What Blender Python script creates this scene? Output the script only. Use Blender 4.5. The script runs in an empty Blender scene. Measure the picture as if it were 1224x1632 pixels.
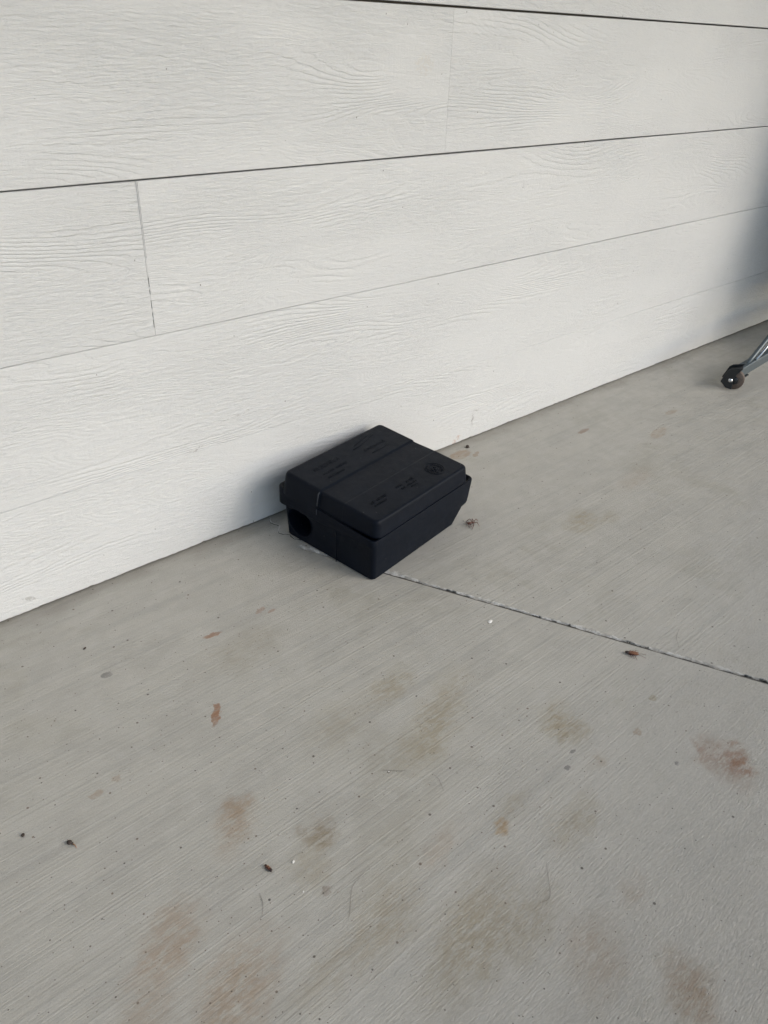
import bpy, bmesh, math, random
from mathutils import Vector, Matrix
from math import sin, cos, pi, radians
rnd = random.Random(7)
C = bpy.context.scene.collection
S = bpy.context.scene

# ---------------------------------------------------------------- camera
cam = bpy.data.cameras.new('camera'); camo = bpy.data.objects.new('camera', cam); C.objects.link(camo)
rows = [[0.7483851767856452, -0.6623781415686719, 0.034275716470279376],
        [0.32499315743425033, 0.4112601060039082, 0.8516129242975183],
        [0.5781860209209794, 0.6261951155843414, -0.5230493307804516]]
r_, u_, f_ = map(Vector, rows)
m = Matrix((r_, u_, -f_)).transposed().to_4x4(); m.translation = Vector((0, -1.35414, 1.0))
camo.matrix_world = m
cam.sensor_fit = 'VERTICAL'; cam.sensor_height = 24; cam.sensor_width = 18
cam.lens = 1246.12 / 1632 * 24
cam.clip_start = 0.02; cam.clip_end = 200
S.camera = camo
# ---------------------------------------------------------------- light
SUN_EL, SUN_AZ = radians(30), radians(31)      # azimuth measured from -y towards +x
world = bpy.data.worlds.new('World'); S.world = world; world.use_nodes = True
nt = world.node_tree; bg = nt.nodes['Background']
sky = nt.nodes.new('ShaderNodeTexSky'); sky.sky_type = 'NISHITA'; sky.sun_disc = False
sky.sun_elevation = SUN_EL; sky.sun_rotation = pi - SUN_AZ
sky.air_density = 1.0; sky.dust_density = 1.35; sky.ozone_density = 1.0
nt.links.new(sky.outputs[0], bg.inputs[0]); bg.inputs[1].default_value = 0.15
sd = bpy.data.lights.new('sun', 'SUN'); sd.energy = 0.90; sd.angle = radians(32); sd.color = (1, 0.975, 0.94)
so = bpy.data.objects.new('sun', sd); C.objects.link(so)
dirv = Vector((sin(SUN_AZ) * cos(SUN_EL), -cos(SUN_AZ) * cos(SUN_EL), sin(SUN_EL)))
so.rotation_euler = dirv.to_track_quat('Z', 'Y').to_euler(); so.location = (3, -4, 3)
S.view_settings.view_transform = 'Standard'; S.view_settings.look = 'None'
S.view_settings.exposure = 0.67; S.view_settings.gamma = 1

# ---------------------------------------------------------------- helpers
def tag(o, label=None, cat=None, group=None, kind=None):
    if label: o['label'] = label
    if cat: o['category'] = cat
    if group: o['group'] = group
    if kind: o['kind'] = kind
    return o
def empty(name, loc, rz=0):
    o = bpy.data.objects.new(name, None); C.objects.link(o); o.location = loc; o.rotation_euler = (0, 0, rz)
    o.empty_display_size = 0.05
    return o
def mesh(name, V, Fc, mat, parent=None, smooth=True, loc=None):
    me = bpy.data.meshes.new(name); me.from_pydata([tuple(v) for v in V], [], Fc); me.update()
    if isinstance(mat, (list, tuple)):
        for x in mat: me.materials.append(x)
    else: me.materials.append(mat)
    if smooth:
        for p in me.polygons: p.use_smooth = True
    o = bpy.data.objects.new(name, me); C.objects.link(o)
    if parent: o.parent = parent
    if loc: o.location = loc
    return o
def boxvf(x0, x1, y0, y1, z0, z1):
    V = [(x, y, z) for z in (z0, z1) for y in (y0, y1) for x in (x0, x1)]
    return V, [(0, 2, 3, 1), (4, 5, 7, 6), (0, 1, 5, 4), (2, 6, 7, 3), (0, 4, 6, 2), (1, 3, 7, 5)]
class MB:
    def __init__(s): s.V = []; s.F = []
    def add(s, V, F):
        n = len(s.V); s.V += [tuple(v) for v in V]; s.F += [tuple(i + n for i in f) for f in F]
    def box(s, *a): s.add(*boxvf(*a))
    def tube(s, pts, rad, n=8, cap=True, flat=None):
        pts = [Vector(p) for p in pts]; rs = rad if isinstance(rad, (list, tuple)) else [rad] * len(pts)
        V = []; up = Vector((0.013, 0.021, 1)).normalized()
        for i, p in enumerate(pts):
            t = (pts[min(i + 1, len(pts) - 1)] - pts[max(i - 1, 0)]).normalized()
            a = t.cross(up)
            if a.length < 1e-3: a = t.cross(Vector((1, 0, 0)))
            a.normalize(); b = a.cross(t)
            for k in range(n):
                q = 2 * pi * k / n
                V.append(p + (a * cos(q) + b * sin(q) * (flat or 1)) * rs[i])
        F = []
        for i in range(len(pts) - 1):
            for k in range(n):
                F.append((i * n + k, i * n + (k + 1) % n, (i + 1) * n + (k + 1) % n, (i + 1) * n + k))
        if cap:
            F.append(tuple(range(n - 1, -1, -1))); F.append(tuple((len(pts) - 1) * n + k for k in range(n)))
        s.add(V, F)
    def ell(s, c, r, rot=0, n=12, mm=8, tilt=0):
        R = Matrix.Rotation(rot, 3, 'Z') @ Matrix.Rotation(tilt, 3, 'Y'); c = Vector(c); V = []; F = []
        for i in range(mm + 1):
            th = pi * i / mm
            for k in range(n):
                q = 2 * pi * k / n
                V.append(c + R @ Vector((r[0] * cos(th), r[1] * sin(th) * cos(q), r[2] * sin(th) * sin(q))))
        for i in range(mm):
            for k in range(n): F.append((i * n + k, (i + 1) * n + k, (i + 1) * n + (k + 1) % n, i * n + (k + 1) % n))
        s.add(V, F)
    def build(s, name, mat, parent=None, smooth=True, loc=None): return mesh(name, s.V, s.F, mat, parent, smooth, loc)
def bevel(o, w, seg=2):
    b = o.modifiers.new('bevel', 'BEVEL'); b.width = w; b.segments = seg; b.limit_method = 'ANGLE'; b.angle_limit = radians(35)
    return o
# node helper
class N:
    def __init__(s, name):
        s.m = bpy.data.materials.new(name); s.m.use_nodes = True; s.t = s.m.node_tree; s.b = s.t.nodes['Principled BSDF']
    def _s(s, inp, v):
        if v is None: return
        if hasattr(v, 'links') or isinstance(v, bpy.types.NodeSocket): s.t.links.new(v, inp)
        else:
            if isinstance(v, (tuple, list)) and inp.type == 'RGBA' and len(v) == 3: v = (*v, 1)
            inp.default_value = v
    def coord(s): return s.t.nodes.new('ShaderNodeTexCoord').outputs['Object']
    def math(s, op, a, b=None, c=None, clamp=False):
        n = s.t.nodes.new('ShaderNodeMath'); n.operation = op; n.use_clamp = clamp
        for i, v in enumerate((a, b, c)): s._s(n.inputs[i], v)
        return n.outputs[0]
    def vmath(s, op, a, b=None, scale=None):
        n = s.t.nodes.new('ShaderNodeVectorMath'); n.operation = op
        s._s(n.inputs[0], a); s._s(n.inputs[1], b)
        if scale is not None: s._s(n.inputs['Scale'], scale)
        return n.outputs['Value'] if op in ('LENGTH', 'DISTANCE', 'DOT_PRODUCT') else n.outputs[0]
    def map(s, v, loc=(0, 0, 0), rot=(0, 0, 0), sc=(1, 1, 1), kind='POINT'):
        n = s.t.nodes.new('ShaderNodeMapping'); n.vector_type = kind; s._s(n.inputs[0], v)
        n.inputs[1].default_value = loc; n.inputs[2].default_value = rot; n.inputs[3].default_value = sc
        return n.outputs[0]
    def noise(s, v, scale=1, detail=4, rough=.5, dist=0, col=False):
        n = s.t.nodes.new('ShaderNodeTexNoise'); s._s(n.inputs['Vector'], v); n.inputs['Scale'].default_value = scale
        n.inputs['Detail'].default_value = detail; n.inputs['Roughness'].default_value = rough; n.inputs['Distortion'].default_value = dist
        return n.outputs['Color' if col else 'Fac']
    def vor(s, v, scale, dim='3D'):
        n = s.t.nodes.new('ShaderNodeTexVoronoi'); n.voronoi_dimensions = dim; s._s(n.inputs['Vector'], v); n.inputs['Scale'].default_value = scale
        return n.outputs['Distance'], n.outputs['Color']
    def mr(s, v, a, b, c=0, d=1, smooth=True):
        n = s.t.nodes.new('ShaderNodeMapRange'); n.interpolation_type = 'SMOOTHSTEP' if smooth else 'LINEAR'
        s._s(n.inputs[0], v)
        for i, x in enumerate((a, b, c, d)): s._s(n.inputs[i + 1], x)
        return n.outputs[0]
    def mix(s, f, a, b):
        n = s.t.nodes.new('ShaderNodeMix'); n.data_type = 'RGBA'; s._s(n.inputs[0], f); s._s(n.inputs[6], a); s._s(n.inputs[7], b)
        return n.outputs[2]
    def sep(s, v):
        n = s.t.nodes.new('ShaderNodeSeparateXYZ'); s._s(n.inputs[0], v); return n.outputs
    def comb(s, x, y, z):
        n = s.t.nodes.new('ShaderNodeCombineXYZ')
        for i, v in enumerate((x, y, z)): s._s(n.inputs[i], v)
        return n.outputs[0]
    def bump(s, h, dist, strength=1, normal=None):
        n = s.t.nodes.new('ShaderNodeBump'); s._s(n.inputs['Height'], h); n.inputs['Distance'].default_value = dist
        n.inputs['Strength'].default_value = strength
        if normal is not None: s._s(n.inputs['Normal'], normal)
        return n.outputs[0]
    def attr(s, name):
        n = s.t.nodes.new('ShaderNodeAttribute'); n.attribute_name = name; return n.outputs['Fac']
    def set(s, **k):
        for a, v in k.items():
            s._s(s.b.inputs[a.replace('_', ' ')], v)
        return s.m
def simple(name, col, rough=.5, metal=0, bumpd=0, bscale=300, var=0):
    n = N(name); P = n.coord()
    c = col
    if var:
        k = n.noise(P, 60, 4); c = n.mix(k, tuple(x * (1 - var) for x in col), tuple(min(1, x * (1 + var)) for x in col))
    n.set(Base_Color=c, Roughness=rough, Metallic=metal)
    if bumpd: n.set(Normal=n.bump(n.noise(P, bscale, 4), bumpd))
    return n.m

# ---------------------------------------------------------------- materials
def wall_material():
    n = N('painted_fibre_cement'); P = n.coord(); x, y, z = n.sep(P)
    bd = n.attr('board')
    X = n.math('ADD', x, n.math('MULTIPLY', bd, 7.31)); Z = n.math('ADD', z, n.math('MULTIPLY', bd, 3.17))
    Q = n.comb(X, 0.0, Z)
    wig = n.math('SUBTRACT', n.noise(n.map(Q, sc=(30, 1, 60)), 1, 3, .6), .5)
    # cathedral grain: contour lines of a stretched field
    fld = n.noise(n.map(Q, sc=(1.0, 1, 6.0)), 1, 2.0, .40, .2)
    v = n.math('ADD', n.math('MULTIPLY', fld, 34), n.math('MULTIPLY', wig, .8))
    v = n.math('ADD', v, n.math('MULTIPLY', Z, 58))
    fr = n.math('FRACT', v)
    ln = n.math('SUBTRACT', 1, n.math('MULTIPLY', n.mr(fr, 0, .16), n.mr(fr, 1.0, .45)))      # ridge next to each line
    m1 = n.mr(n.noise(n.map(Q, sc=(2.3, 1, 9), loc=(3, 0, 9)), 1, 2), .47, .60)
    # tighter secondary grain
    fld2 = n.noise(n.map(Q, sc=(1.9, 1, 9), loc=(11, 0, 5)), 1, 2.5, .45, .3)
    v2 = n.math('ADD', n.math('ADD', n.math('MULTIPLY', fld2, 40), n.math('MULTIPLY', wig, 1.4)), n.math('MULTIPLY', Z, 120))
    g2 = n.math('SINE', n.math('MULTIPLY', v2, 6.2832))
    m2 = n.mr(n.noise(n.map(Q, sc=(1.7, 1, 8), loc=(8, 0, 2)), 1, 2), .38, .60)
    # chatter
    ch = n.noise(n.map(Q, sc=(38, 1, 210)), 1, 5, .68, .5)
    m3 = n.mr(n.noise(n.map(Q, sc=(1.6, 1, 5), loc=(1, 0, 12)), 1, 2), .36, .62, .45, 1)
    saw = n.noise(n.map(Q, sc=(230, 1, 34), rot=(0, .15, 0)), 1, 2)
    m4 = n.mr(n.noise(n.map(Q, sc=(2.6, 1, 7), loc=(5, 0, 21)), 1, 2), .52, .66)
    h = n.math('MULTIPLY', n.math('MULTIPLY', ln, -0.7), m1)
    h = n.math('ADD', h, n.math('MULTIPLY', n.math('MULTIPLY', g2, .14), m2))
    h = n.math('ADD', h, n.math('MULTIPLY', n.math('MULTIPLY', ch, 2.9), m3))
    h = n.math('ADD', h, n.math('MULTIPLY', n.math('MULTIPLY', saw, .35), m4))
    nb = n.bump(h, .00095)
    nb = n.bump(n.noise(P, 520, 2), .00016, 1, nb)
    # paint colour, faint dirt and specks
    base = n.mix(n.noise(P, 3.0, 4), (.560, .566, .558), (.608, .613, .606))
    base = n.mix(n.mr(n.noise(n.map(Q, sc=(6, 1, 14)), 1, 5), .58, .85, 0, .10), base, (.66, .64, .60))
    d, c = n.vor(n.comb(n.math('MULTIPLY', X, 17.0), n.math('MULTIPLY', Z, 11.0), 0.0), 1, '2D')
    rr, gg, bb = n.sep(c)
    wrp = n.math('ADD', d, n.math('MULTIPLY', n.noise(P, 300, 2), .014))
    sp = n.math('MULTIPLY', n.math('LESS_THAN', wrp, n.math('MULTIPLY_ADD', gg, .022, .008)), n.math('GREATER_THAN', rr, .72))
    base = n.mix(n.math('MULTIPLY', sp, .8), base, (.13, .12, .10))
    # scuffs near the floor
    W3 = n.vmath('ADD', P, n.vmath('SCALE', n.vmath('SUBTRACT', n.noise(P, 70, 3, col=True), (.5, .5, .5)), None, .02))
    W3 = n.vmath('ADD', W3, (1.5, 0, 0))      # siding mesh is stored 1.5 m left of the world origin
    def spot(cx, cz, rx, rz, ang, lo=.5, hi=1.0):
        q = n.map(W3, loc=(cx, 0, cz), rot=(0, ang, 0), sc=(rx, 99, rz), kind='TEXTURE')
        qx, qy, qz = n.sep(q)
        l = n.math('SQRT', n.math('ADD', n.math('POWER', qx, 2.0), n.math('POWER', qz, 2.0)))
        return n.mr(l, hi, lo)
    tx = n.mr(n.noise(P, 160, 4, .7), .42, .6)
    for (cx, cz, rx, rz, a, col, s) in [(1.578, .052, .006, .034, .12, (.22, .21, .20), .75), (1.592, .083, .016, .004, .2, (.25, .24, .22), .5),
                                        (1.515, .012, .022, .010, -.5, (.42, .20, .12), .6), (.70, .238, .030, .004, -.2, (.30, .29, .28), .8),
                                        (.80, .285, .06, .002, -.1, (.38, .37, .35), .6), (1.31, .945, .035, .025, 0, (.55, .52, .46), .5), (.31, .03, .02, .006, .5, (.3, .29, .27), .6)]:
        base = n.mix(n.math('MULTIPLY', n.math('MULTIPLY', spot(cx, cz, rx, rz, a), tx), s), base, col)
    # grime at the very foot
    foot = n.mr(n.math('ADD', z, n.math('MULTIPLY', n.noise(n.map(P, sc=(60, 60, 20)), 1, 4), .016)), .014, .006, 0, .55)
    base = n.mix(foot, base, (.36, .34, .30))
    n.set(Base_Color=base, Roughness=n.mr(n.noise(P, 20, 3), .3, .7, .34, .5), Normal=nb)
    n.b.inputs['Specular IOR Level'].default_value = .42
    return n.m

def floor_material():
    n = N('broom_finished_concrete'); P = n.coord(); x, y, z = n.sep(P)
    base = n.mix(n.noise(P, 2.2, 5, .55), (.392, .375, .330), (.455, .436, .388))
    # mottling
    base = n.mix(n.mr(n.noise(n.map(P, sc=(9, 14, 1)), 1, 6, .6, .4), .38, .66, 0, .34), base, (.290, .278, .250))
    base = n.mix(n.mr(n.noise(n.map(P, loc=(4, 4, 0)), 4.5, 4, .6, .6), .52, .72, 0, .45), base, (.285, .262, .200))
    base = n.mix(n.mr(n.noise(n.map(P, loc=(14, 2, 0)), 26, 5, .65, .3), .46, .66, 0, .38), base, (.47, .455, .415))
    # broom streaks along the wall
    st = n.noise(n.map(P, sc=(3.0, 190, 1), rot=(0, 0, .03)), 1, 4, .6)
    base = n.mix(n.mr(st, .36, .66, 0, .26), base, (.46, .45, .415))
    st2 = n.noise(n.map(P, sc=(1.3, 46, 1), rot=(0, 0, .02), loc=(3, 3, 0)), 1, 3, .5)
    base = n.mix(n.mr(st2, .5, .7, 0, .22), base, (.25, .248, .232))
    sc = n.noise(n.map(P, sc=(2.2, 330, 1), rot=(0, 0, -.02), loc=(1, 7, 0)), 1, 2, .5)
    scm = n.math('MULTIPLY', n.mr(sc, .655, .70), n.mr(n.noise(n.map(P, sc=(2, 5, 1), loc=(9, 1, 0)), 1, 2), .42, .6))
    base = n.mix(n.math('MULTIPLY', scm, .5), base, (.50, .49, .46))
    # fine salt and pepper
    base = n.mix(n.mr(n.noise(P, 480, 3, .7), .3, .75, 0, .22), base, (.19, .19, .175))
    # dust band at the foot of the wall
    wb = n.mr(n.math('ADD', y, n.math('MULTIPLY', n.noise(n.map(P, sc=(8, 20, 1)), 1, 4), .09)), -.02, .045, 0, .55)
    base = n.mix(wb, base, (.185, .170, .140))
    base = n.mix(n.math('MULTIPLY', n.math('MULTIPLY', n.mr(n.math('ADD', n.math('SUBTRACT', n.math('MULTIPLY', x, .20), y), n.math('MULTIPLY', n.noise(P, 3, 3), .35)), 1.10, 1.55), n.mr(n.noise(n.map(P, sc=(120, 300, 1), rot=(0, 0, -.2)), 1, 5, .75), .42, .62, .35, 1)), .55), base, (.60, .58, .53))  # rough near-right concrete painted paler, standing in for brighter light there
    # stains that lie in the concrete
    W = n.vmath('ADD', P, n.vmath('SCALE', n.vmath('SUBTRACT', n.noise(P, 26, 4, .6, col=True), (.5, .5, .5)), None, .06))
    W2 = n.vmath('ADD', P, n.vmath('SCALE', n.vmath('SUBTRACT', n.noise(P, 90, 4, .6, col=True), (.5, .5, .5)), None, .016))
    tx = n.mr(n.noise(n.map(P, sc=(45, 90, 1)), 1, 6, .72), .36, .60, .25, 1)
    OL = (.260, .215, .128); BR = (.275, .198, .125); RU = (.26, .145, .085); GR = (.17, .165, .155); PK = (.30, .225, .155)
    stains = [  # x, y, rx, ry, angle, colour, strength, crisp
        (.352, -.680, .055, .030, .8, BR, .65, 0), (.372, -.655, .03, .018, .2, BR, .5, 0), (.439, -.771, .026, .028, 0, (.21, .165, .10), .85, 0),
        (.400, -.800, .045, .035, .5, OL, .35, 0), (.882, -.872, .036, .045, 0, OL, .75, 0), (.905, -.835, .030, .020, 0, OL, .35, 0),
        (1.455, -.485, .060, .036, .3, OL, .6, 0), (1.52, -.52, .05, .02, 0, OL, .4, 0), (.654, -.938, .016, .011, 0, (.30, .20, .09), .8, 0),
        (.690, -.92, .045, .022, 0, OL, .35, 0), (.188, -.777, .065, .034, .4, PK, .7, 0), (.215, -.735, .03, .016, .4, PK, .4, 0),
        (.218, -.885, .09, .045, .5, BR, .65, 0), (.708, -.731, .095, .040, .4, OL, .6, 0), (.720, -.612, .06, .03, .3, OL, .55, 0),
        (.32, -.936, .06, .03, .2, OL, .35, 0), (.863, -.952, .016, .016, 0, BR, .45, 0), (.651, -1.243, .05, .035, .8, PK, .8, 0),
        (.713, -1.121, .03, .02, .3, PK, .4, 0), (.57, -1.06, .07, .03, .2, OL, .45, 0), (.60, -.62, .09, .04, .2, OL, .22, 0),
        (1.029, -1.090, .055, .035, 1.0, RU, .6, 0), (1.045, -1.108, .026, .020, .6, RU, 1.1, 0), (1.012, -1.052, .030, .012, .9, RU, .6, 0), (1.075, -1.075, .014, .012, 0, RU, .55, 0),
        (.443, -.474, .030, .0075, .93, RU, 1.15, 1), (.545, -.290, .021, .0065, -.1, RU, .8, 1), (.66, -.285, .016, .006, .2, RU, .45, 1), (.675, -.300, .010, .005, 0, RU, .5, 1),
        (.344, -.267, .011, .008, 0, GR, .8, 1), (.816, -.931, .0065, .0055, 0, GR, .8, 1), (.850, -.915, .005, .004, 0, GR, .8, 1), (.962, -1.04, .006, .005, 0, GR, .9, 1),
        (.389, -.847, .010, .007, 0, (.21, .175, .14), .7, 1), (.972, -.961, .010, .008, 0, BR, .6, 1), (1.062, -.932, .010, .007, 0, OL, .6, 1),
        (1.884, -.181, .030, .008, 0, (.24, .17, .12), .75, 1), (1.477, -.060, .042, .022, 0, PK, .75, 1), (1.525, -.041, .008, .006, 0, (.05, .045, .03), 1.2, 1), (1.515, -.085, .02, .008, .4, BR, .7, 1),
        (2.227, -.271, .035, .012, 0, BR, .45, 1), (2.057, -.330, .055, .020, .2, PK, .5, 1), (.57, -.36, .12, .05, 0, OL, .15, 0), (.50, -1.02, .11, .05, .3, OL, .65, 0), (.60, -1.14, .06, .04, .5, BR, .45, 0), (.42, -.93, .07, .04, .2, OL, .5, 0), (.74, -1.00, .06, .03, .2, OL, .45, 0), (.12, -.84, .07, .03, .3, BR, .4, 0), (.80, -.68, .07, .03, .2, OL, .35, 0), (1.75, -.45, .09, .03, .1, PK, .35, 0), (.56, -.90, .05, .02, .3, PK, .35, 0), (.22, -.50, .012, .008, 0, BR, .5, 1), (.255, -.49, .008, .008, 0, BR, .4, 1)]
    for (cx, cy, rx, ry, a, col, s, crisp) in stains:
        q = n.map(W2 if crisp else W, loc=(cx, cy, 0), rot=(0, 0, a), sc=(rx, ry, 99), kind='TEXTURE')
        mk = n.mr(n.vmath('LENGTH', q), 1.05 if crisp else 1.4, .75 if crisp else .25, 0, min(1, s * (1 if crisp else .98)))
        base = n.mix(n.math('MULTIPLY', mk, tx if not crisp else n.mr(tx, 0, 1, .35, 1)), base, col)
    # grit specks
    for sc_, thr, rad in ((20, .45, .050), (38, .62, .060), (90, .80, .10)):
        d, c = n.vor(n.map(P, loc=(sc_ * .01, 0, 0), sc=(sc_, sc_, 1)), 1, '2D'); a, b, e = n.sep(c)
        ms = n.math('MULTIPLY', n.math('GREATER_THAN', a, thr), n.mr(d, n.math('MULTIPLY', b, rad * 1.1), n.math('MULTIPLY', b, rad * .6)))
        base = n.mix(n.math('MULTIPLY', ms, .85), base, n.mix(e, (.045, .04, .035), (.15, .11, .08)))
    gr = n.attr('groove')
    chips = n.mix(n.mr(n.noise(n.map(P, sc=(1.3, 1, 1)), 60, 5, .6), .42, .60), (.36, .345, .31), (.56, .55, .515))
    base = n.mix(n.mr(gr, .02, .22), base, chips)
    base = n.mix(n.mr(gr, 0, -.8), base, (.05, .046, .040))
    # relief
    rough = n.mr(n.math('ADD', n.math('SUBTRACT', n.math('MULTIPLY', x, .20), y), n.math('MULTIPLY', n.noise(P, 3, 3), .35)), 1.10, 1.55)
    h = n.math('MULTIPLY', st, .9)
    h = n.math('ADD', h, n.math('MULTIPLY', sc, .5))
    h = n.math('ADD', h, n.math('MULTIPLY', n.noise(P, 300, 4, .7), .45))
    nb = n.bump(h, .0012)
    hc = n.noise(n.map(P, sc=(130, 400, 1), rot=(0, 0, -.08)), 1, 6, .78, .1)
    hc2 = n.noise(n.map(P, sc=(85, 240, 1), rot=(0, 0, -.30), loc=(3, 1, 0)), 1, 6, .76, .15)
    hc2 = n.math('ABSOLUTE', n.math('SUBTRACT', hc2, .5))
    hh = n.math('MULTIPLY', n.math('SUBTRACT', n.math('MULTIPLY', hc, 1.1), n.math('MULTIPLY', hc2, 1.6)), n.math('MULTIPLY_ADD', rough, .92, .08))
    nb = n.bump(hh, .0036, 1, nb)
    n.set(Base_Color=base, Roughness=n.math('SUBTRACT', n.mr(n.noise(P, 30, 4), .3, .7, .40, .58), n.math('MULTIPLY', rough, .14)), Normal=nb)
    n.b.inputs['Specular IOR Level'].default_value = .55
    return n.m

def plastic(name, col=(.0035, .0055, .0102), dust=.5):
    n = N(name); P = n.coord()
    d, c = n.vor(P, 160); a, b, e = n.sep(c)
    ms = n.math('MULTIPLY', n.math('GREATER_THAN', a, .93), n.mr(d, n.math('MULTIPLY', b, .18), n.math('MULTIPLY', b, .08)))
    k = n.mix(n.mr(n.noise(P, 24, 5, .6), .4, .75, 0, .5), col, tuple(v * 1.5 + .0008 for v in col))
    k = n.mix(n.math('MULTIPLY', ms, dust), k, (.25, .25, .24))
    nb = n.bump(n.noise(P, 900, 3, .6), .00022)
    nb = n.bump(n.noise(P, 35, 3, .5), .0006, 1, nb)
    n.set(Base_Color=k, Roughness=n.mr(n.noise(P, 60, 4), .3, .7, .38, .48), Normal=nb)
    n.b.inputs['Specular IOR Level'].default_value = .10
    return n.m

M_wall = wall_material(); M_floor = floor_material(); M_pl = plastic('black_plastic'); M_dark = simple('dark_gap', (.02, .019, .017), .9)
M_mark = plastic('black_plastic_lettering', (.0034, .0050, .0082), .1)
M_caulk = simple('painted_caulk', (.59, .59, .58), .5, 0, .0006, 150, .04)
M_steel = simple('grey_painted_steel', (.085, .105, .115), .42, .35, .0002, 300, .15)
M_chrome = simple('bright_steel', (.55, .57, .6), .25, 1, .0001, 300, .1)
M_bracket = simple('black_bracket', (.018, .020, .022), .45, .2, .0003, 200, .3)
M_wheel = simple('worn_brown_wheel', (.105, .078, .062), .7, 0, .0008, 160, .5)

# ---------------------------------------------------------------- structure: patio slab with its joint
A = Vector((.846, -.148)); Bp = Vector((1.258, -1.045)); sdir = (Bp - A).normalized(); qdir = Vector((-sdir.y, sdir.x))  # q>0: right-hand slab
J0 = A - sdir * .0
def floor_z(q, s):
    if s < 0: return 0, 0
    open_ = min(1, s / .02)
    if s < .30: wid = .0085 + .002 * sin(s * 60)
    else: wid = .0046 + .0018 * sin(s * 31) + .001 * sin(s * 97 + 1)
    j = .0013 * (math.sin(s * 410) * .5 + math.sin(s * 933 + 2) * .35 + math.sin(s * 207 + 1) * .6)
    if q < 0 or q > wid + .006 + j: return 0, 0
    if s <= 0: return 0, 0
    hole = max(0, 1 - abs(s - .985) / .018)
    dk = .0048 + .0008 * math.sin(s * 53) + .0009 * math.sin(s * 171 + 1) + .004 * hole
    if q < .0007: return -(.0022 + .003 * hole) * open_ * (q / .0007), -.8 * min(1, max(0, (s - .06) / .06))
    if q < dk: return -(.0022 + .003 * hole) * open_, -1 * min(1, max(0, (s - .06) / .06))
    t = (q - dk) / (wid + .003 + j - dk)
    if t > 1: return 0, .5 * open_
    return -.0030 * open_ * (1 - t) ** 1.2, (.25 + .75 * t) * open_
qs = [-14, -9, -5, -3, -2, -1.5, -1, -.6, -.3, -.1, -.03, -.003, 0, .0008, .0016, .0026, .0035, .0039, .0045, .0055, .0065, .0075, .0085, .0095, .0105, .0115, .0125, .0135, .016, .02, .05, .15, .4, 1, 1.6, 2.2, 3, 5, 9, 14]
ss = [-9, -6, -3, -1.5, -.8, -.3, -.1, -.004] + [i * .0022 for i in range(0, 560)] + [1.25, 1.5, 2, 2.8, 5, 8]
V = []; Fc = []; G = []
for s in ss:
    for q in qs:
        z, g = floor_z(q, s); p = A + sdir * s + qdir * q
        V.append((p.x, p.y, z)); G.append(g)
nq = len(qs)
for i in range(len(ss) - 1):
    for j in range(nq - 1): Fc.append((i * nq + j, i * nq + j + 1, (i + 1) * nq + j + 1, (i + 1) * nq + j))
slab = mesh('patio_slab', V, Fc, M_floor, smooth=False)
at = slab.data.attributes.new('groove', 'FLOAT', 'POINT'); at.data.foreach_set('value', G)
if slab.data.polygons[0].normal.z < 0: slab.data.flip_normals()
tag(slab, 'pale grey broom finished concrete patio floor with brown stains', 'floor', kind='structure')
def ribbon(pts, w0, zz, wv=.4):
    V = []; F = []
    for i, p in enumerate(pts):
        t = (Vector(pts[min(i + 1, len(pts) - 1)]) - Vector(pts[max(0, i - 1)])).normalized(); nn = Vector((-t.y, t.x))
        w = w0 * (1 + wv * (rnd.random() * 2 - 1)) * (.25 if i in (0, len(pts) - 1) else 1)
        for sg in (-1, 1):
            q = Vector(p) + nn * sg * w / 2; V.append((q.x, q.y, zz))
    for i in range(len(pts) - 1): F.append((2 * i, 2 * i + 2, 2 * i + 3, 2 * i + 1))
    return V, F
def jag(pts, n, amp):
    out = []
    for a, b in zip(pts[:-1], pts[1:]):
        a = Vector(a); b = Vector(b)
        for k in range(n):
            t = k / n; q = a.lerp(b, t)
            out.append((q.x + rnd.uniform(-amp, amp), q.y + rnd.uniform(-amp, amp)))
    out.append(pts[-1]); return out
CR = [(.872, -.004), (.862, -.030), (.868, -.052), (.850, -.078), (.866, -.098), (.862, -.118), (.892, -.150), (.925, -.170)]
cp = jag(CR, 5, .0016)
V, F = ribbon(cp, .0018, .0012); mesh('crack', V, F, M_dark, slab, False)
V, F = ribbon([(p[0] + .0016, p[1] + .0018) for p in cp], .0019, .0018, .9)
mesh('crack_edge', V, F, simple('chipped_cement', (.52, .51, .48), .9), slab, False)

# ---------------------------------------------------------------- the clapboard wall
wall = empty('clapboard_wall', (1.5, 0, 0))
tag(wall, 'white painted wood grain clapboard wall rising behind the black box', 'wall')
boards = [  # z0, z1, x ranges, board face y at bottom / top, board id
    (.0026, .2300, [(-4, 9)], -.0040, -.0040, 1), (.2307, .4950, [(-4, 9)], -.0050, -.0046, 2),
    (.4966, .7680, [(-4, .6383), (.6399, 9)], -.0062, -.0046, 3), (.7712, 1.0475, [(-4, 1.38695), (1.38735, 9)], -.0062, -.0046, 4),
    (1.0515, 1.33, [(-4, 9)], -.0065, -.0046, 5), (1.335, 1.61, [(-4, 9)], -.0065, -.0046, 6), (1.615, 1.89, [(-4, 9)], -.0065, -.0046, 7),
    (1.895, 2.17, [(-4, 9)], -.0065, -.0046, 8), (2.175, 2.45, [(-4, 9)], -.0065, -.0046, 9), (2.455, 2.75, [(-4, 9)], -.0065, -.0046, 10)]
V = []; Fc = []; B = []
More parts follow.
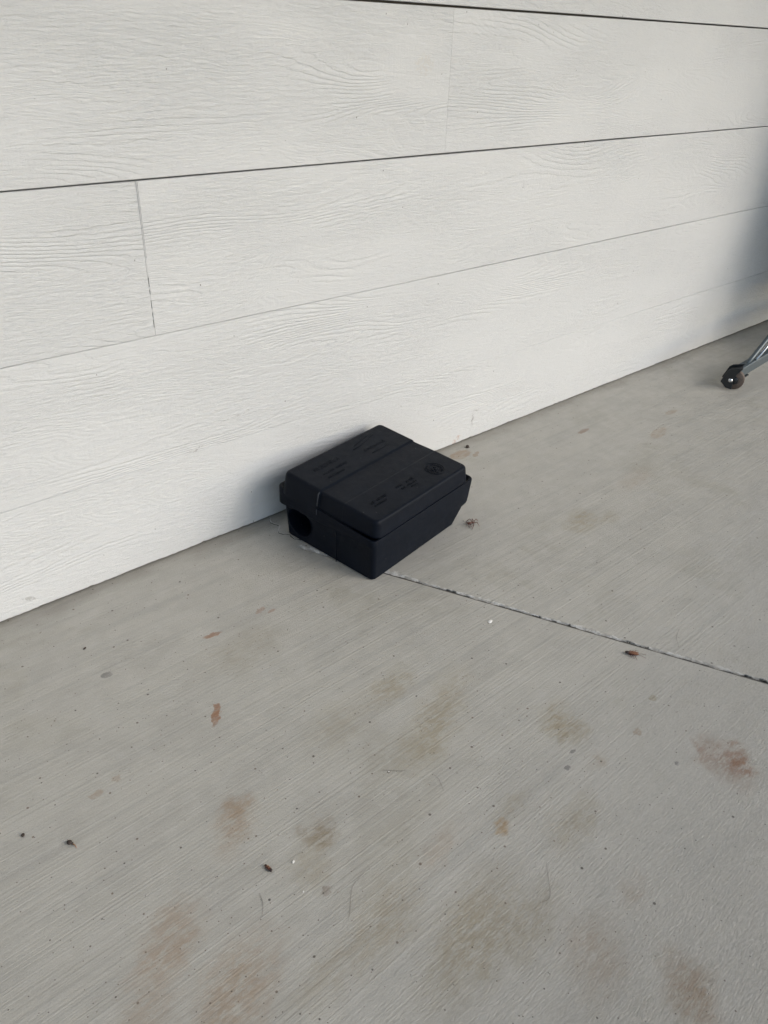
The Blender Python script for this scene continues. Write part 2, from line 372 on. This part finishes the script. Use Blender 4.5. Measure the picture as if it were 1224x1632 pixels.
for (z0, z1, xr, yb, yt, bid) in boards:
    for k, (xa, xb) in enumerate(xr):
        xs = sorted(set([xa, xb] + [min(max(xa, i * .008), xb) for i in range(0, 460)]))
        n0 = len(V)
        for i, xx in enumerate(xs):
            jz = 0
            if bid == 1: jz = .0010 * (rnd.random() - .5) + .0005 * sin(xx * 37) + (.0014 if rnd.random() < .06 else 0)
            wv = .0005 * sin(xx * 2.1 + bid) + .0002 * sin(xx * 9 + 2 * bid)
            e = .0010
            V += [(xx, .012, z0 + jz + wv), (xx, yb + e, z0 + jz + wv), (xx, yb, z0 + jz + e + wv), (xx, yt, z1 - e), (xx, yt + e, z1), (xx, .012, z1)]
            B += [bid + k * .37] * 6
        for i in range(len(xs) - 1):
            for j in range(5): Fc.append((n0 + i * 6 + j, n0 + i * 6 + j + 1, n0 + (i + 1) * 6 + j + 1, n0 + (i + 1) * 6 + j))
        for e_ in (n0, n0 + (len(xs) - 1) * 6):
            Fc.append(tuple(range(e_, e_ + 6)))
sid = mesh('siding', [(v[0] - 1.5, v[1], v[2]) for v in V], Fc, M_wall, wall, False)
at = sid.data.attributes.new('board', 'FLOAT', 'POINT'); at.data.foreach_set('value', B)
bm = bmesh.new(); bm.from_mesh(sid.data); bmesh.ops.recalc_face_normals(bm, faces=bm.faces); bm.to_mesh(sid.data); bm.free()
mb = MB(); mb.box(-5.5, 7.5, .012, .14, -.05, 2.75); mb.build('wall_core', simple('grey_backing', (.10, .095, .09), .9), wall, False)
# caulk in the butt joint, broken in its lower half
mb = MB()
def cz(v): return .770 - (v - 286) / 249 * .275
for (a, b) in [(.7680, .605), (.588, .583), (.5745, .5625), (.548, .5400), (.530, .527), (.5120, .4966)]:
    mb.box(.6384 - 1.5, .6398 - 1.5, -.0056, .006, b, a)
bevel(mb.build('caulk_bead', M_caulk, wall, False), .0004, 2)
mb = MB()
for (x, a, b) in [(.6379, .7672, .60), (.6403, .7672, .64)]:
    mb.box(x - 1.5, x + .0004 - 1.5, -.0061 , -.0042, b, a)
bevel(mb.build('caulk_edge', M_caulk, wall, False), .0002, 1)

# ---------------------------------------------------------------- unseen rest of the porch (lights and shades the scene)
mb = MB(); mb.box(-4, 9, -2.7, .14, 2.75, 2.9)
tag(mb.build('porch_ceiling', simple('white_paint', (.62, .62, .6), .6, 0, .0005, 60, .04), None, False), 'white painted porch ceiling over the patio', 'ceiling', kind='structure')
mb = MB(); mb.box(-40, 40, -60, -8.2, -.30, -.12)
tag(mb.build('lawn', simple('dry_grass', (.16, .17, .10), .9, 0, .01, 40, .3), None, False), 'lawn beyond the patio', 'lawn', kind='structure')

# ---------------------------------------------------------------- the black bait box
F0 = Vector((.895, -.358)); TH = radians(10)
box = empty('bait_station', (F0.x, F0.y, 0), TH)
tag(box, 'black plastic rodent bait box with round entry hole, sitting askew against the white wall', 'bait box')
def ring(cs, r, nc=7, ne=14, dz=0):
    """cs: FL,FR,BR,BL (u,w,z); rounded corners; returns list of points"""
    out = []; n = 4; cs = [Vector(c) for c in cs]
    arcs = []
    for i in range(4):
        p = cs[i]; a = cs[i - 1]; b = cs[(i + 1) % 4]
        da = (a - p); db = (b - p); da.normalize(); db.normalize()
        A0 = p + da * r; B0 = p + db * r; ctr = p + (da + db) * r
        arc = []
        for k in range(nc + 1):
            t = k / nc * pi / 2
            arc.append(ctr - db * r * cos(t) - da * r * sin(t))
        arcs.append(arc)
    for i in range(4):
        out += arcs[i]
        a = arcs[i][-1]; b = arcs[(i + 1) % 4][0]
        for k in range(1, ne): out.append(a.lerp(b, k / ne))
    return out
def loft(rings, capb=True, capt=True):
    V = []; F = []
    n = len(rings[0])
    for r in rings: V += [tuple(p) for p in r]
    for i in range(len(rings) - 1):
        for k in range(n): F.append((i * n + k, i * n + (k + 1) % n, (i + 1) * n + (k + 1) % n, (i + 1) * n + k))
    if capb: F.append(tuple(range(n - 1, -1, -1)))
    if capt: F.append(tuple((len(rings) - 1) * n + k for k in range(n)))
    return V, F
rr_ = .012
def zt(w, z0): return z0 + .075 * w
R_ = [
    ring([(0.0070, 0.0060, 0.0000), (0.3080, 0.0060, 0.0000), (0.3080, 0.2580, 0.0000), (0.0240, 0.2680, 0.0000)], .012),
    ring([(0.0030, 0.0020, 0.0030), (0.3120, 0.0020, 0.0030), (0.3120, 0.2620, 0.0030), (0.0190, 0.2720, 0.0030)], rr_),
    ring([(0.0015, 0.0000, 0.0500), (0.3410, 0.0000, 0.0340), (0.3410, 0.2720, 0.0400), (0.0220, 0.2830, 0.0730)], rr_),
    ring([(0.0008, 0.0000, 0.0820), (0.3435, 0.0000, 0.0370), (0.3435, 0.2740, 0.0460), (0.0170, 0.2840, 0.0785)], rr_),
    ring([(0.0000, 0.0000, 0.0845), (0.3640, 0.0000, 0.0400), (0.3640, 0.2900, 0.0500), (0.0125, 0.2895, 0.0805)], rr_),
    ring([(0.0000, 0.0000, 0.0865), (0.3670, 0.0000, 0.0440), (0.3670, 0.2930, 0.0540), (0.0115, 0.2915, 0.0830)], rr_),
    ring([(0.0010, 0.0000, 0.0970), (0.3810, 0.0000, 0.0960), (0.3810, 0.2950, 0.1250), (0.0115, 0.2925, 0.1225)], rr_ + .002),
    ring([(0.0018, 0.0008, 0.0992), (0.3802, 0.0008, 0.0985), (0.3802, 0.2940, 0.1250), (0.0122, 0.2915, 0.1245)], rr_ + .002),
    ring([(0.0040, 0.0030, 0.1000), (0.3780, 0.0030, 0.0995), (0.3780, 0.2920, 0.1284), (0.0140, 0.2890, 0.1250)], rr_),
    ring([(0.0062, 0.0052, 0.0990), (0.3760, 0.0055, 0.0985), (0.3760, 0.2890, 0.1272), (0.0160, 0.2850, 0.1240)], rr_),
    ring([(0.0095, 0.0085, 0.0880), (0.3710, 0.0095, 0.0880), (0.3710, 0.2840, 0.1120), (0.0210, 0.2800, 0.1160)], .012),
]
V, F = loft(R_)
base = mesh('base', V, F, M_pl, box)
# entry hole through the left end wall
hb = MB(); n = 40; V = []; F = []
for k in range(n):
    a = 2 * pi * k / n; V.append((-.06, .2275 + .0385 * cos(a), .0495 + .0345 * sin(a)))
for k in range(n):
    a = 2 * pi * k / n; V.append((.11, .2275 + .0385 * cos(a), .0495 + .0345 * sin(a)))
for k in range(n): F.append((k, (k + 1) % n, n + (k + 1) % n, n + k))
F.append(tuple(range(n - 1, -1, -1))); F.append(tuple(n + k for k in range(n)))
cut = mesh('cut', V, F, M_dark, box, False)
for o_ in (base, cut):
    bm = bmesh.new(); bm.from_mesh(o_.data); bmesh.ops.recalc_face_normals(bm, faces=bm.faces); bm.to_mesh(o_.data); bm.free()
bo = base.modifiers.new('hole', 'BOOLEAN'); bo.operation = 'DIFFERENCE'; bo.object = cut; bo.solver = 'EXACT'
bpy.context.view_layer.update()
dg = bpy.context.evaluated_depsgraph_get()
nm = bpy.data.meshes.new_from_object(base.evaluated_get(dg)); base.modifiers.clear(); base.data = nm
nm.name = 'base'
for p in nm.polygons: p.use_smooth = True
bpy.data.objects.remove(cut)
def sharp(o, ang=28):
    bm = bmesh.new(); bm.from_mesh(o.data)
    for e in bm.edges:
        if len(e.link_faces) == 2 and e.calc_face_angle(0) > radians(ang): e.smooth = False
    bm.to_mesh(o.data); bm.free()
sharp(base, 40)
# rim round the hole, baffle inside
mb = MB(); pts = []
for k in range(41):
    a = 2 * pi * k / 40; w = .2275 + .0392 * cos(a); z = .0495 + .0352 * sin(a)
    u = .0015 + (.0195 if z > 0 else 0) * min(1, w / .28) - .0002
    pts.append((u, w, z))
mb.tube(pts, .0011, 6, False); mb.build('hole_rim', M_pl, box)
mb = MB(); mb.box(.060, .0625, .150, .205, .016, .075); bevel(mb.build('baffle', M_pl, box, False), .0006)
# seam rib on the left end
mb = MB(); mb.tube([(.006, .1085, .002), (.0052, .1085, .04), (.0075, .1085, .080)], .0009, 6); mb.build('seam_rib', M_pl, box)
# lid
LU0, LU1, LW0, LW1 = .0150, .3540, .0045, .2715      # outer outline just below the bevel
def lz(w): return .1405 + .094 * w
def lzb(w): return .1045 + .094 * w
def sst(a, b, x):
    t = max(0, min(1, (x - a) / (b - a))); return t * t * (3 - 2 * t)
rc, bv = .014, .0070
prof = []
for k in range(4): prof.append((rc - (rc - bv) * k / 3, 0))
for k in range(1, 7):
    a = k / 6 * radians(78); prof.append((bv - bv * sin(a), bv * (1 - cos(a))))
for k in range(1, 9):
    t = k / 8; prof.append((-.0040 * t, None if False else bv * .8 + t * (.0306)))
prof += [(-.0037, .0380), (-.0020, .0386), (.0050, .0386), (.0085, .047)]
nb_ = len(prof) - 1
nu, nw = 110, 150
def axis(n, lo, hi):  # returns list of (coord, depth index)
    return [(lo, k) for k in range(nb_, 0, -1)] + [(lo + (hi - lo) * k / n, 0) for k in range(n + 1)] + [(hi, k) for k in range(1, nb_ + 1)]
AU = axis(nu, LU0 + rc, LU1 - rc); AW = axis(nw, LW0 + rc, LW1 - rc)
V = []
for i, (w, dw) in enumerate(AW):
    sw = -1 if i < nb_ else (1 if i > nb_ + nw else 0)
    for j, (u, du) in enumerate(AU):
        su = -1 if j < nb_ else (1 if j > nb_ + nu else 0)
        d = max(du, dw); ins, dr = prof[d]; off = rc - ins
        if su and sw:
            if du >= dw: a = (pi / 4) * dw / du
            else: a = pi / 2 - (pi / 4) * du / dw
            pu = u + su * cos(a) * off; pw = w + sw * sin(a) * off
        elif su: pu = u + su * off; pw = w
        elif sw: pu = u; pw = w + sw * off
        else: pu, pw = u, w
        z = lz(pw) - dr * (1 + (.22 + (.14 if su < 0 else .0)) * max(0, pw) / .27)
        # back third stands a little prouder than the strip in the middle
        low = sst(.1655, .1625, pw) * (1 - sst(.1625, .098, pw) * .72) * (1 if pw > .0985 else sst(.0955, .0985, pw))
        if d < len(prof) - 3:
            z -= .0026 * low
            if su and dr > 0.0: pu -= su * .0018 * low * min(1, dr / .006)
            # back part slightly wider
            if su and dr > 0: pu += su * .0016 * sst(.1625, .1655, pw) * min(1, dr / .006)
        if su < 0: pu -= .004 * min(1, dr / .037) * max(0, pw) / .27
        V.append((pu, pw, z))
NU = len(AU); F = []
for i in range(len(AW) - 1):
    for j in range(NU - 1): F.append((i * NU + j, i * NU + j + 1, (i + 1) * NU + j + 1, (i + 1) * NU + j))
lid = mesh('lid', V, F, M_pl, box)
bm = bmesh.new(); bm.from_mesh(lid.data); bmesh.ops.remove_doubles(bm, verts=bm.verts, dist=1e-6); bmesh.ops.recalc_face_normals(bm, faces=bm.faces); bm.to_mesh(lid.data); bm.free()
if sum(p.normal.z for p in lid.data.polygons) < 0: lid.data.flip_normals()
for p in lid.data.polygons: p.use_smooth = True
sharp(lid, 50)
mb = MB(); mb.tube([(.0150, .1645, .1528), (.0115, .1648, .149), (.0090, .1650, .136), (.0070, .1652, .1215)], [.0008, .0013, .0012, .0013], 8)
mb.build('pale_ridge', plastic('pale_plastic', (.045, .05, .058), .6), lid)  # ridge in a paler plastic along the lid crease
mb = MB(); mb.tube([(.0060, .166, .1125), (.0058, .166, .100)], [.0009, .0011], 8); mb.build('pale_ridge', bpy.data.materials['pale_plastic'], base)
# moulded emblem and worn lettering on the lid (unreadable in the photograph)
def onlid(pts, h=.0004): return [(u, w, lz(w) + h) for u, w in pts]
eb = MB(); ec = (.281, .050); er = .0235
eb.tube(onlid([(ec[0] + er * cos(2 * pi * k / 48), ec[1] + er * sin(2 * pi * k / 48)) for k in range(49)]), .0006, 6, False)
eb.tube(onlid([(ec[0] + er * .62 * cos(2 * pi * k / 48), ec[1] + er * .62 * sin(2 * pi * k / 48)) for k in range(49)]), .0005, 6, False)
for k in range(26):
    a = 2 * pi * k / 26 + .1; r0 = er * .70; r1 = er * (.82 + .08 * (k % 3 == 0))
    if k in (5, 6, 18, 19): continue
    eb.tube(onlid([(ec[0] + r0 * cos(a), ec[1] + r0 * sin(a)), (ec[0] + r1 * cos(a + .05 * (k % 2)), ec[1] + r1 * sin(a + .05 * (k % 2)))]), .0009, 5)
for (a, b, c, d) in [(-.008, .004, .001, .007), (.001, .007, .006, .001), (.006, .001, .010, .004), (-.008, .004, -.009, -.004), (-.005, -.007, .007, -.008), (-.003, -.002, .004, -.003), (-.010, -.009, -.004, -.011)]:
    eb.tube(onlid([(ec[0] + a, ec[1] + b), (ec[0] + c, ec[1] + d)]), .0013, 6)
eb.build('moulded_emblem', M_mark, lid)
def scrawl(u0, w0, length, h, n, name, mat, seed, slant=.2, rad=.0004):
    r = random.Random(seed); m_ = MB(); st = length / n
    for i in range(n):
        if r.random() < .12: continue
        u = u0 + i * st; kind = r.randrange(5); b = st * .62
        def L(*p): m_.tube(onlid([(u + a * b + c * h * slant, w0 + c * h) for a, c in p], .0003), rad, 5)
        if kind == 0: L((0, 0), (0, 1)); L((0, 1), (1, .75), (0, .45), (1, 0))
        elif kind == 1: L((1, 1), (0, .8), (0, .2), (1, 0))
        elif kind == 2: L((0, 0), (.5, 1), (1, 0))
        elif kind == 3: L((0, 1), (0, 0), (1, 0), (1, 1))
        else: L((0, 0), (0, 1)); L((0, .5), (1, .5)); L((1, 0), (1, 1))
    return m_.build(name, mat, lid)
scrawl(.150, .057, .062, .0075, 9, 'moulded_lettering', M_mark, 3)
scrawl(.155, .047, .055, .005, 11, 'moulded_lettering', M_mark, 4)
scrawl(.178, .039, .026, .0035, 7, 'moulded_lettering', M_mark, 5)
scrawl(.060, .055, .058, .0075, 9, 'moulded_lettering', M_mark, 8)
scrawl(.058, .045, .042, .005, 9, 'moulded_lettering', M_mark, 9)
scrawl(.065, .222, .085, .012, 8, 'moulded_lettering', M_pl, 12, rad=.00035)
scrawl(.070, .200, .080, .008, 11, 'moulded_lettering', M_pl, 13, rad=.00035)
scrawl(.062, .184, .060, .006, 10, 'moulded_lettering', M_pl, 14, rad=.00035)
mb = MB()
mb.tube(onlid([(.200, .228), (.245, .232), (.295, .247)]), .0006, 5); mb.tube(onlid([(.215, .238), (.28, .252)]), .0005, 5)
for k in range(7): mb.tube(onlid([(.218 + k * .011, .205), (.222 + k * .011, .214 - .002 * (k % 2)), (.226 + k * .011, .205)]), .0005, 5)
mb.tube(onlid([(.225, .190), (.29, .191)]), .0006, 5)
mb.build('moulded_arrow', M_pl, lid)

# ---------------------------------------------------------------- folded table on a wheeled base, right of the frame
tb = empty('folding_table', (2.6, -.33, 0))
tag(tb, 'grey steel leg of a folded rolling table reaching in at the right edge', 'table')
def rel(p): return (p[0] - 2.6, p[1] + .33, p[2])
def relp(L): return [rel(p) for p in L]
yA, yB = -.330, -.290
def bar(name, a, b, hw, hh, mat):
    a = Vector(a); b = Vector(b); t = (b - a).normalized(); s = t.cross(Vector((0, 0, 1))).normalized(); u = s.cross(t)
    V = [rel(p + s * i * hw + u * j * hh) for p in (a, b) for i, j in ((-1, -1), (1, -1), (1, 1), (-1, 1))]
    o = mesh(name, V, [(0, 1, 2, 3), (4, 7, 6, 5), (0, 4, 5, 1), (1, 5, 6, 2), (2, 6, 7, 3), (3, 7, 4, 0)], mat, tb, False)
    bm = bmesh.new(); bm.from_mesh(o.data); bmesh.ops.recalc_face_normals(bm, faces=bm.faces); bm.to_mesh(o.data); bm.free()
    return bevel(o, .004, 3)
bar('base_bar', (2.566, -.280, .0420), (3.35, -.280, .110), .015, .0180, M_steel)
bar('base_bar', (3.35, -.280, .110), (4.13, -.280, .044), .015, .0170, M_steel)
def caster(cx, cy, ang):
    d = Vector((cos(ang), sin(ang), 0)); a = Vector((d.y, -d.x, 0))      # d: wheel plane, a: axle, towards the end plate
    P0 = Vector((cx, cy, 0))
    def q(s_, z, o=0): return rel(tuple(P0 + d * s_ + a * o + Vector((0, 0, z))))
    r = .032
    mb = MB(); mb.tube([q(0, r, -.013), q(0, r, -.010), q(0, r, .010), q(0, r, .013)], [r - .004, r, r, r - .004], 36); wl = mb.build('wheel', M_wheel, tb); sharp(wl, 40)
    mb = MB(); mb.tube([q(0, r, .0125), q(0, r, .016)], [.015, .011], 20); mb.build('hub', M_bracket, wl)
    poly = [(-.041, .027), (-.026, .068), (-.016, .076), (.020, .085), (.004, .058), (-.002, .042), (.000, .005), (-.020, .008)]
    mb = MB()
    for o0, o1 in ((.027, .031), (-.022, -.018)):
        V = [q(s_, z, o0) for s_, z in poly] + [q(s_, z, o1) for s_, z in poly]; n = len(poly)
        mb.add(V, [tuple(range(n)), tuple(range(2 * n - 1, n - 1, -1))] + [(k, n + k, n + (k + 1) % n, (k + 1) % n) for k in range(n)])
    V = [q(*v) for v in [(-.020, .060, -.02), (.016, .074, -.02), (.016, .074, .024), (-.020, .060, .024), (-.020, .064, -.02), (.016, .078, -.02), (.016, .078, .024), (-.020, .064, .024)]]
    mb.add(V, [(0, 3, 2, 1), (4, 5, 6, 7), (0, 1, 5, 4), (1, 2, 6, 5), (2, 3, 7, 6), (3, 0, 4, 7)])
    V = [q(*v) for v in [(-.037, .024, -.02), (-.021, .006, -.02), (-.021, .006, .024), (-.037, .024, .024), (-.034, .026, -.02), (-.018, .008, -.02), (-.018, .008, .024), (-.034, .026, .024)]]
    o = mb.build('bracket', M_bracket, tb, False); bm = bmesh.new(); bm.from_mesh(o.data); bmesh.ops.recalc_face_normals(bm, faces=bm.faces); bm.to_mesh(o.data); bm.free()
    bevel(o, .0012, 2)
    mb = MB(); mb.tube([q(-.011, .037, .0305), q(-.011, .037, .034), q(-.011, .037, .0365)], [.0075, .0075, .004], 18); mb.build('bolt', M_chrome, tb)
caster(2.582, -.290, -1.19); caster(4.14, -.299, -1.19)
V = []
for zz in (.0, .004):
    V += [rel(v) for v in [(2.566, -.2925, .0195 + zz), (2.668, -.2925, .0285 + zz), (2.668, -.2985, .0285 + zz), (2.566, -.2985, .0195 + zz)]]
mb = MB(); mb.add(V, [(0, 3, 2, 1), (4, 5, 6, 7), (0, 1, 5, 4), (1, 2, 6, 5), (2, 3, 7, 6), (3, 0, 4, 7)])
mb.build('clamp_strip', M_bracket, tb, False)
# brace, with a bright rod beside it
mb = MB(); mb.tube(relp([(2.65, -.280, .052), (2.705, -.280, .082), (2.80, -.280, .142), (3.05, -.28, .40), (3.15, -.28, .58)]), .0080, 12); mb.build('brace', M_steel, tb)
mb = MB(); mb.tube(relp([(2.715, -.290, .072), (2.785, -.290, .112), (3.05, -.290, .35)]), .0045, 12); mb.build('rod', M_chrome, tb)
for y0, xx0 in ((-.20, .78), (-.42, .60)):  # unseen table panels, placed and sized to shade the wall's right end
    mb = MB(); mb.box(xx0, 1.75, y0 + .33 - .012, y0 + .33 + .012, .20, 1.75); bevel(mb.build('table_shade_panel', simple('dark_laminate', (.05, .055, .06), .5, 0, .0002, 100, .1), tb, False), .004)
mb = MB(); mb.tube([(.72, .03, .13), (.72, .02, 1.3)], .015, 12); mb.build('upright', M_steel, tb)
mb = MB(); mb.tube([(1.5, .03, .10), (1.5, .02, 1.3)], .015, 12); mb.build('upright', M_steel, tb)

# ---------------------------------------------------------------- small litter on the floor
M_ins = simple('insect_brown', (.085, .026, .014), .35, 0, .0003, 500, .5); M_insd = simple('insect_dark', (.022, .010, .007), .35, 0, .0002, 500, .4)
M_tan = simple('insect_tan', (.27, .14, .07), .4, 0, .0002, 500, .3); M_wing = simple('insect_wing', (.22, .10, .055), .3, 0, .0003, 300, .3)
M_chip = simple('white_paint_chip', (.80, .79, .75), .5, 0, .0004, 200, .05); M_fib = simple('grey_fibre', (.17, .16, .14), .8)
M_seed = simple('seed_husk', (.035, .024, .018), .7, 0, .0004, 300, .4)
# curled dead spider near the box
t = empty('dead_spider', (1.233, -.331, 0), .2)
tag(t, 'curled up reddish brown dead spider on concrete right of the black box', 'spider')
mb = MB(); mb.ell((-.004, .004, .0045), (.0065, .0035, .0032), -.6); mb.ell((.0035, -.001, .0042), (.0036, .0028, .0024), -.6); mb.build('body', M_ins, t)
legs = [[(.003, -.002, .004), (-.008, -.009, .006), (-.020, -.013, .0012)], [(.004, -.002, .004), (.012, -.001, .008), (.020, .001, .006), (.022, -.005, .001)],
        [(.004, -.003, .004), (.007, -.010, .007), (.004, -.019, .001)], [(.002, .001, .005), (.006, .010, .009), (.002, .015, .004), (-.003, .014, .001)],
        [(-.004, .004, .006), (-.012, .010, .008), (-.018, .004, .001)], [(-.002, .003, .006), (-.013, .005, .010), (-.017, -.004, .001)], [(.003, .001, .005), (.013, .008, .007), (.016, .004, .001)], [(-.003, .0, .004), (-.010, -.002, .005), (-.014, -.009, .001)]]
for L in legs:
    mb = MB(); mb.tube(L, [.0009] * (len(L) - 1) + [.0004], 6); mb.build('leg', M_ins, t)
# roach beside the joint
t = empty('dead_cockroach', (1.133, -.843, 0), radians(-58))
tag(t, 'reddish brown dead cockroach lying just below the floor joint', 'cockroach')
mb = MB(); mb.ell((0, 0, .003), (.0115, .0042, .0028)); mb.build('body', M_ins, t)
mb = MB(); mb.ell((-.0095, .0, .0034), (.0042, .0036, .0024)); mb.build('head', M_insd, t)
for sg in (-1, 1):
    mb = MB(); mb.ell((.003, sg * .0018, .0052), (.0095, .0022, .0009), sg * .07); mb.build('wing', M_wing, t)
    for k, (a, l) in enumerate(((-.006, .9), (-.001, 1), (.004, 1.3))):
        mb = MB(); mb.tube([(a, sg * .003, .003), (a + .002, sg * .0075 * l, .004), (a + .006, sg * .011 * l, .0006)], [.0007, .0005, .0003], 5); mb.build('leg', M_ins, t)
    mb = MB(); mb.tube([(.010, sg * .001, .003), (.017, sg * .003, .004), (.026, sg * (.005 + .002 * sg), .001)], .0003, 5); mb.build('antenna', M_ins, t)
# small beetle
t = empty('dead_beetle', (.348, -.769, 0), radians(98))
tag(t, 'tiny brown banded dead beetle lying near the front left of the floor', 'beetle')
mb = MB(); mb.ell((0, 0, .0024), (.0062, .0026, .0022)); mb.build('body', M_ins, t)
mb = MB(); mb.ell((.0052, 0, .0024), (.0022, .0019, .0016)); mb.build('head', M_insd, t)
mb = MB(); mb.ell((-.0052, 0, .0024), (.0024, .0024, .0021)); mb.build('tail', M_insd, t)
for a in (-.0012, .002):
    mb = MB(); mb.ell((a, -.0005, .0034), (.0008, .0022, .0013)); mb.build('band', M_tan, t)
mb = MB()
for a in (-.003, 0, .003):
    for sg in (-1, 1): mb.tube([(a, sg * .002, .002), (a + .001, sg * .0038, .0004)], .0003, 5)
mb.build('leg', M_insd, t)
def chip(name, x, y, rx, ry, rz, h, label, cat, mat, seed):
    r = random.Random(seed); n = 9; V = []
    for lay, (zz, k) in enumerate(((0.0003, .92), (h * .6, 1), (h, .8))):
        for i in range(n):
            a = 2 * pi * i / n; q = 1 + r.uniform(-.15, .15)
            V.append((rx * k * q * cos(a), ry * k * q * sin(a), zz + (r.uniform(0, h * .4) if lay == 2 else 0)))
    F = [(l * n + i, l * n + (i + 1) % n, (l + 1) * n + (i + 1) % n, (l + 1) * n + i) for l in range(2) for i in range(n)] + [tuple(2 * n + i for i in range(n)), tuple(range(n - 1, -1, -1))]
    o = mesh(name, V, F, mat, None, True, (x, y, 0)); o.rotation_euler = (0, 0, rz); sharp(o, 50)
    return tag(o, label, cat)
chip('paint_chip', .994, -.604, .0062, .0038, .2, .0014, 'round white paint chip in front of the floor joint', 'paint chip', M_chip, 1)
chip('paint_chip', .381, -.783, .0026, .0014, .5, .0018, 'tiny bright white chip just right of the banded beetle', 'paint chip', M_chip, 2)
chip('paint_chip', .589, -.752, .0012, .0010, .5, .0012, 'pinhead white fleck lying across the dark twig in the middle of the floor', 'paint chip', M_chip, 3)
chip('paint_chip', .365, -.828, .0014, .0011, .5, .001, 'faint pinhead white fleck below right of the banded beetle', 'paint chip', M_chip, 5)
# seed husk at lower left
t = empty('seed_husk', (.156, -.556, 0), .4)
tag(t, 'small dark brown seed husk with a stalk lying at the lower left', 'seed husk')
mb = MB(); mb.ell((0, .0015, .003), (.0036, .0042, .0026)); mb.ell((.001, -.002, .0022), (.0018, .0026, .0015)); mb.build('husk', M_seed, t)
mb = MB(); mb.tube([(.0008, -.003, .002), (.001, -.008, .0012), (-.0015, -.013, .0006)], [.0012, .0007, .0003], 6); mb.build('stalk', M_tan, t)
chip('soil_crumb', 1.525, -.041, .006, .004, .2, .005, 'black crumb on the floor against the wall right of the box', 'crumb', M_seed, 4)
chip('soil_crumb', .110, -.500, .0026, .0022, .2, .003, 'dark crumb above left of the seed husk', 'crumb', M_seed, 6)
chip('soil_crumb', .343, -.175, .0036, .0016, .4, .002, 'flat dark crumb nearest the wall left of the box', 'crumb', M_seed, 7)
# hairs, twigs
def fibre(pts, rad, label, name='hair'):
    P_ = [Vector((*p, rad * 1.2)) for p in pts]; sm = []
    for i in range(len(P_) - 1):
        a = P_[max(0, i - 1)]; b = P_[i]; c = P_[i + 1]; d = P_[min(len(P_) - 1, i + 2)]
        for k in range(6):
            t_ = k / 6; sm.append(.5 * ((2 * b) + (c - a) * t_ + (2 * a - 5 * b + 4 * c - d) * t_ ** 2 + (3 * b - a - 3 * c + d) * t_ ** 3))
    sm.append(P_[-1]); o0 = Vector((sm[0].x, sm[0].y, 0))
    mb = MB(); mb.tube([p - o0 for p in sm], [rad * .42 * (.5 + .5 * sin(pi * min(.9, max(.1, i / len(sm))))) for i in range(len(sm))], 5)
    o = mb.build(name, M_fib, None, True, tuple(o0)); return tag(o, label, name.replace('_', ' '), group='loose hairs and twigs on the concrete')
fibre([(.582, -.742), (.590, -.750), (.603, -.762), (.612, -.768)], .0009, 'short dark twig under a white fleck in the middle of the floor', 'twig')
fibre([(.640, -.800), (.640, -.812), (.634, -.826), (.630, -.834)], .0005, 'short curved hair just below right of the dark twig')
fibre([(.318, -.792), (.314, -.806), (.302, -.822)], .0006, 'grey hair pointing down from the banded beetle')
fibre([(.655, -1.015), (.640, -1.030), (.622, -1.048), (.612, -1.052), (.600, -1.048)], .0005, 'large curved hair on the rough lower right concrete')
fibre([(1.275, -.860), (1.245, -.872), (1.222, -.890)], .0006, 'thin dark hair above the joint, near the right edge')
fibre([(.445, -.860), (.420, -.866), (.398, -.888), (.385, -.900)], .0005, 'fine wavy hair right of the grey one, near the bottom')
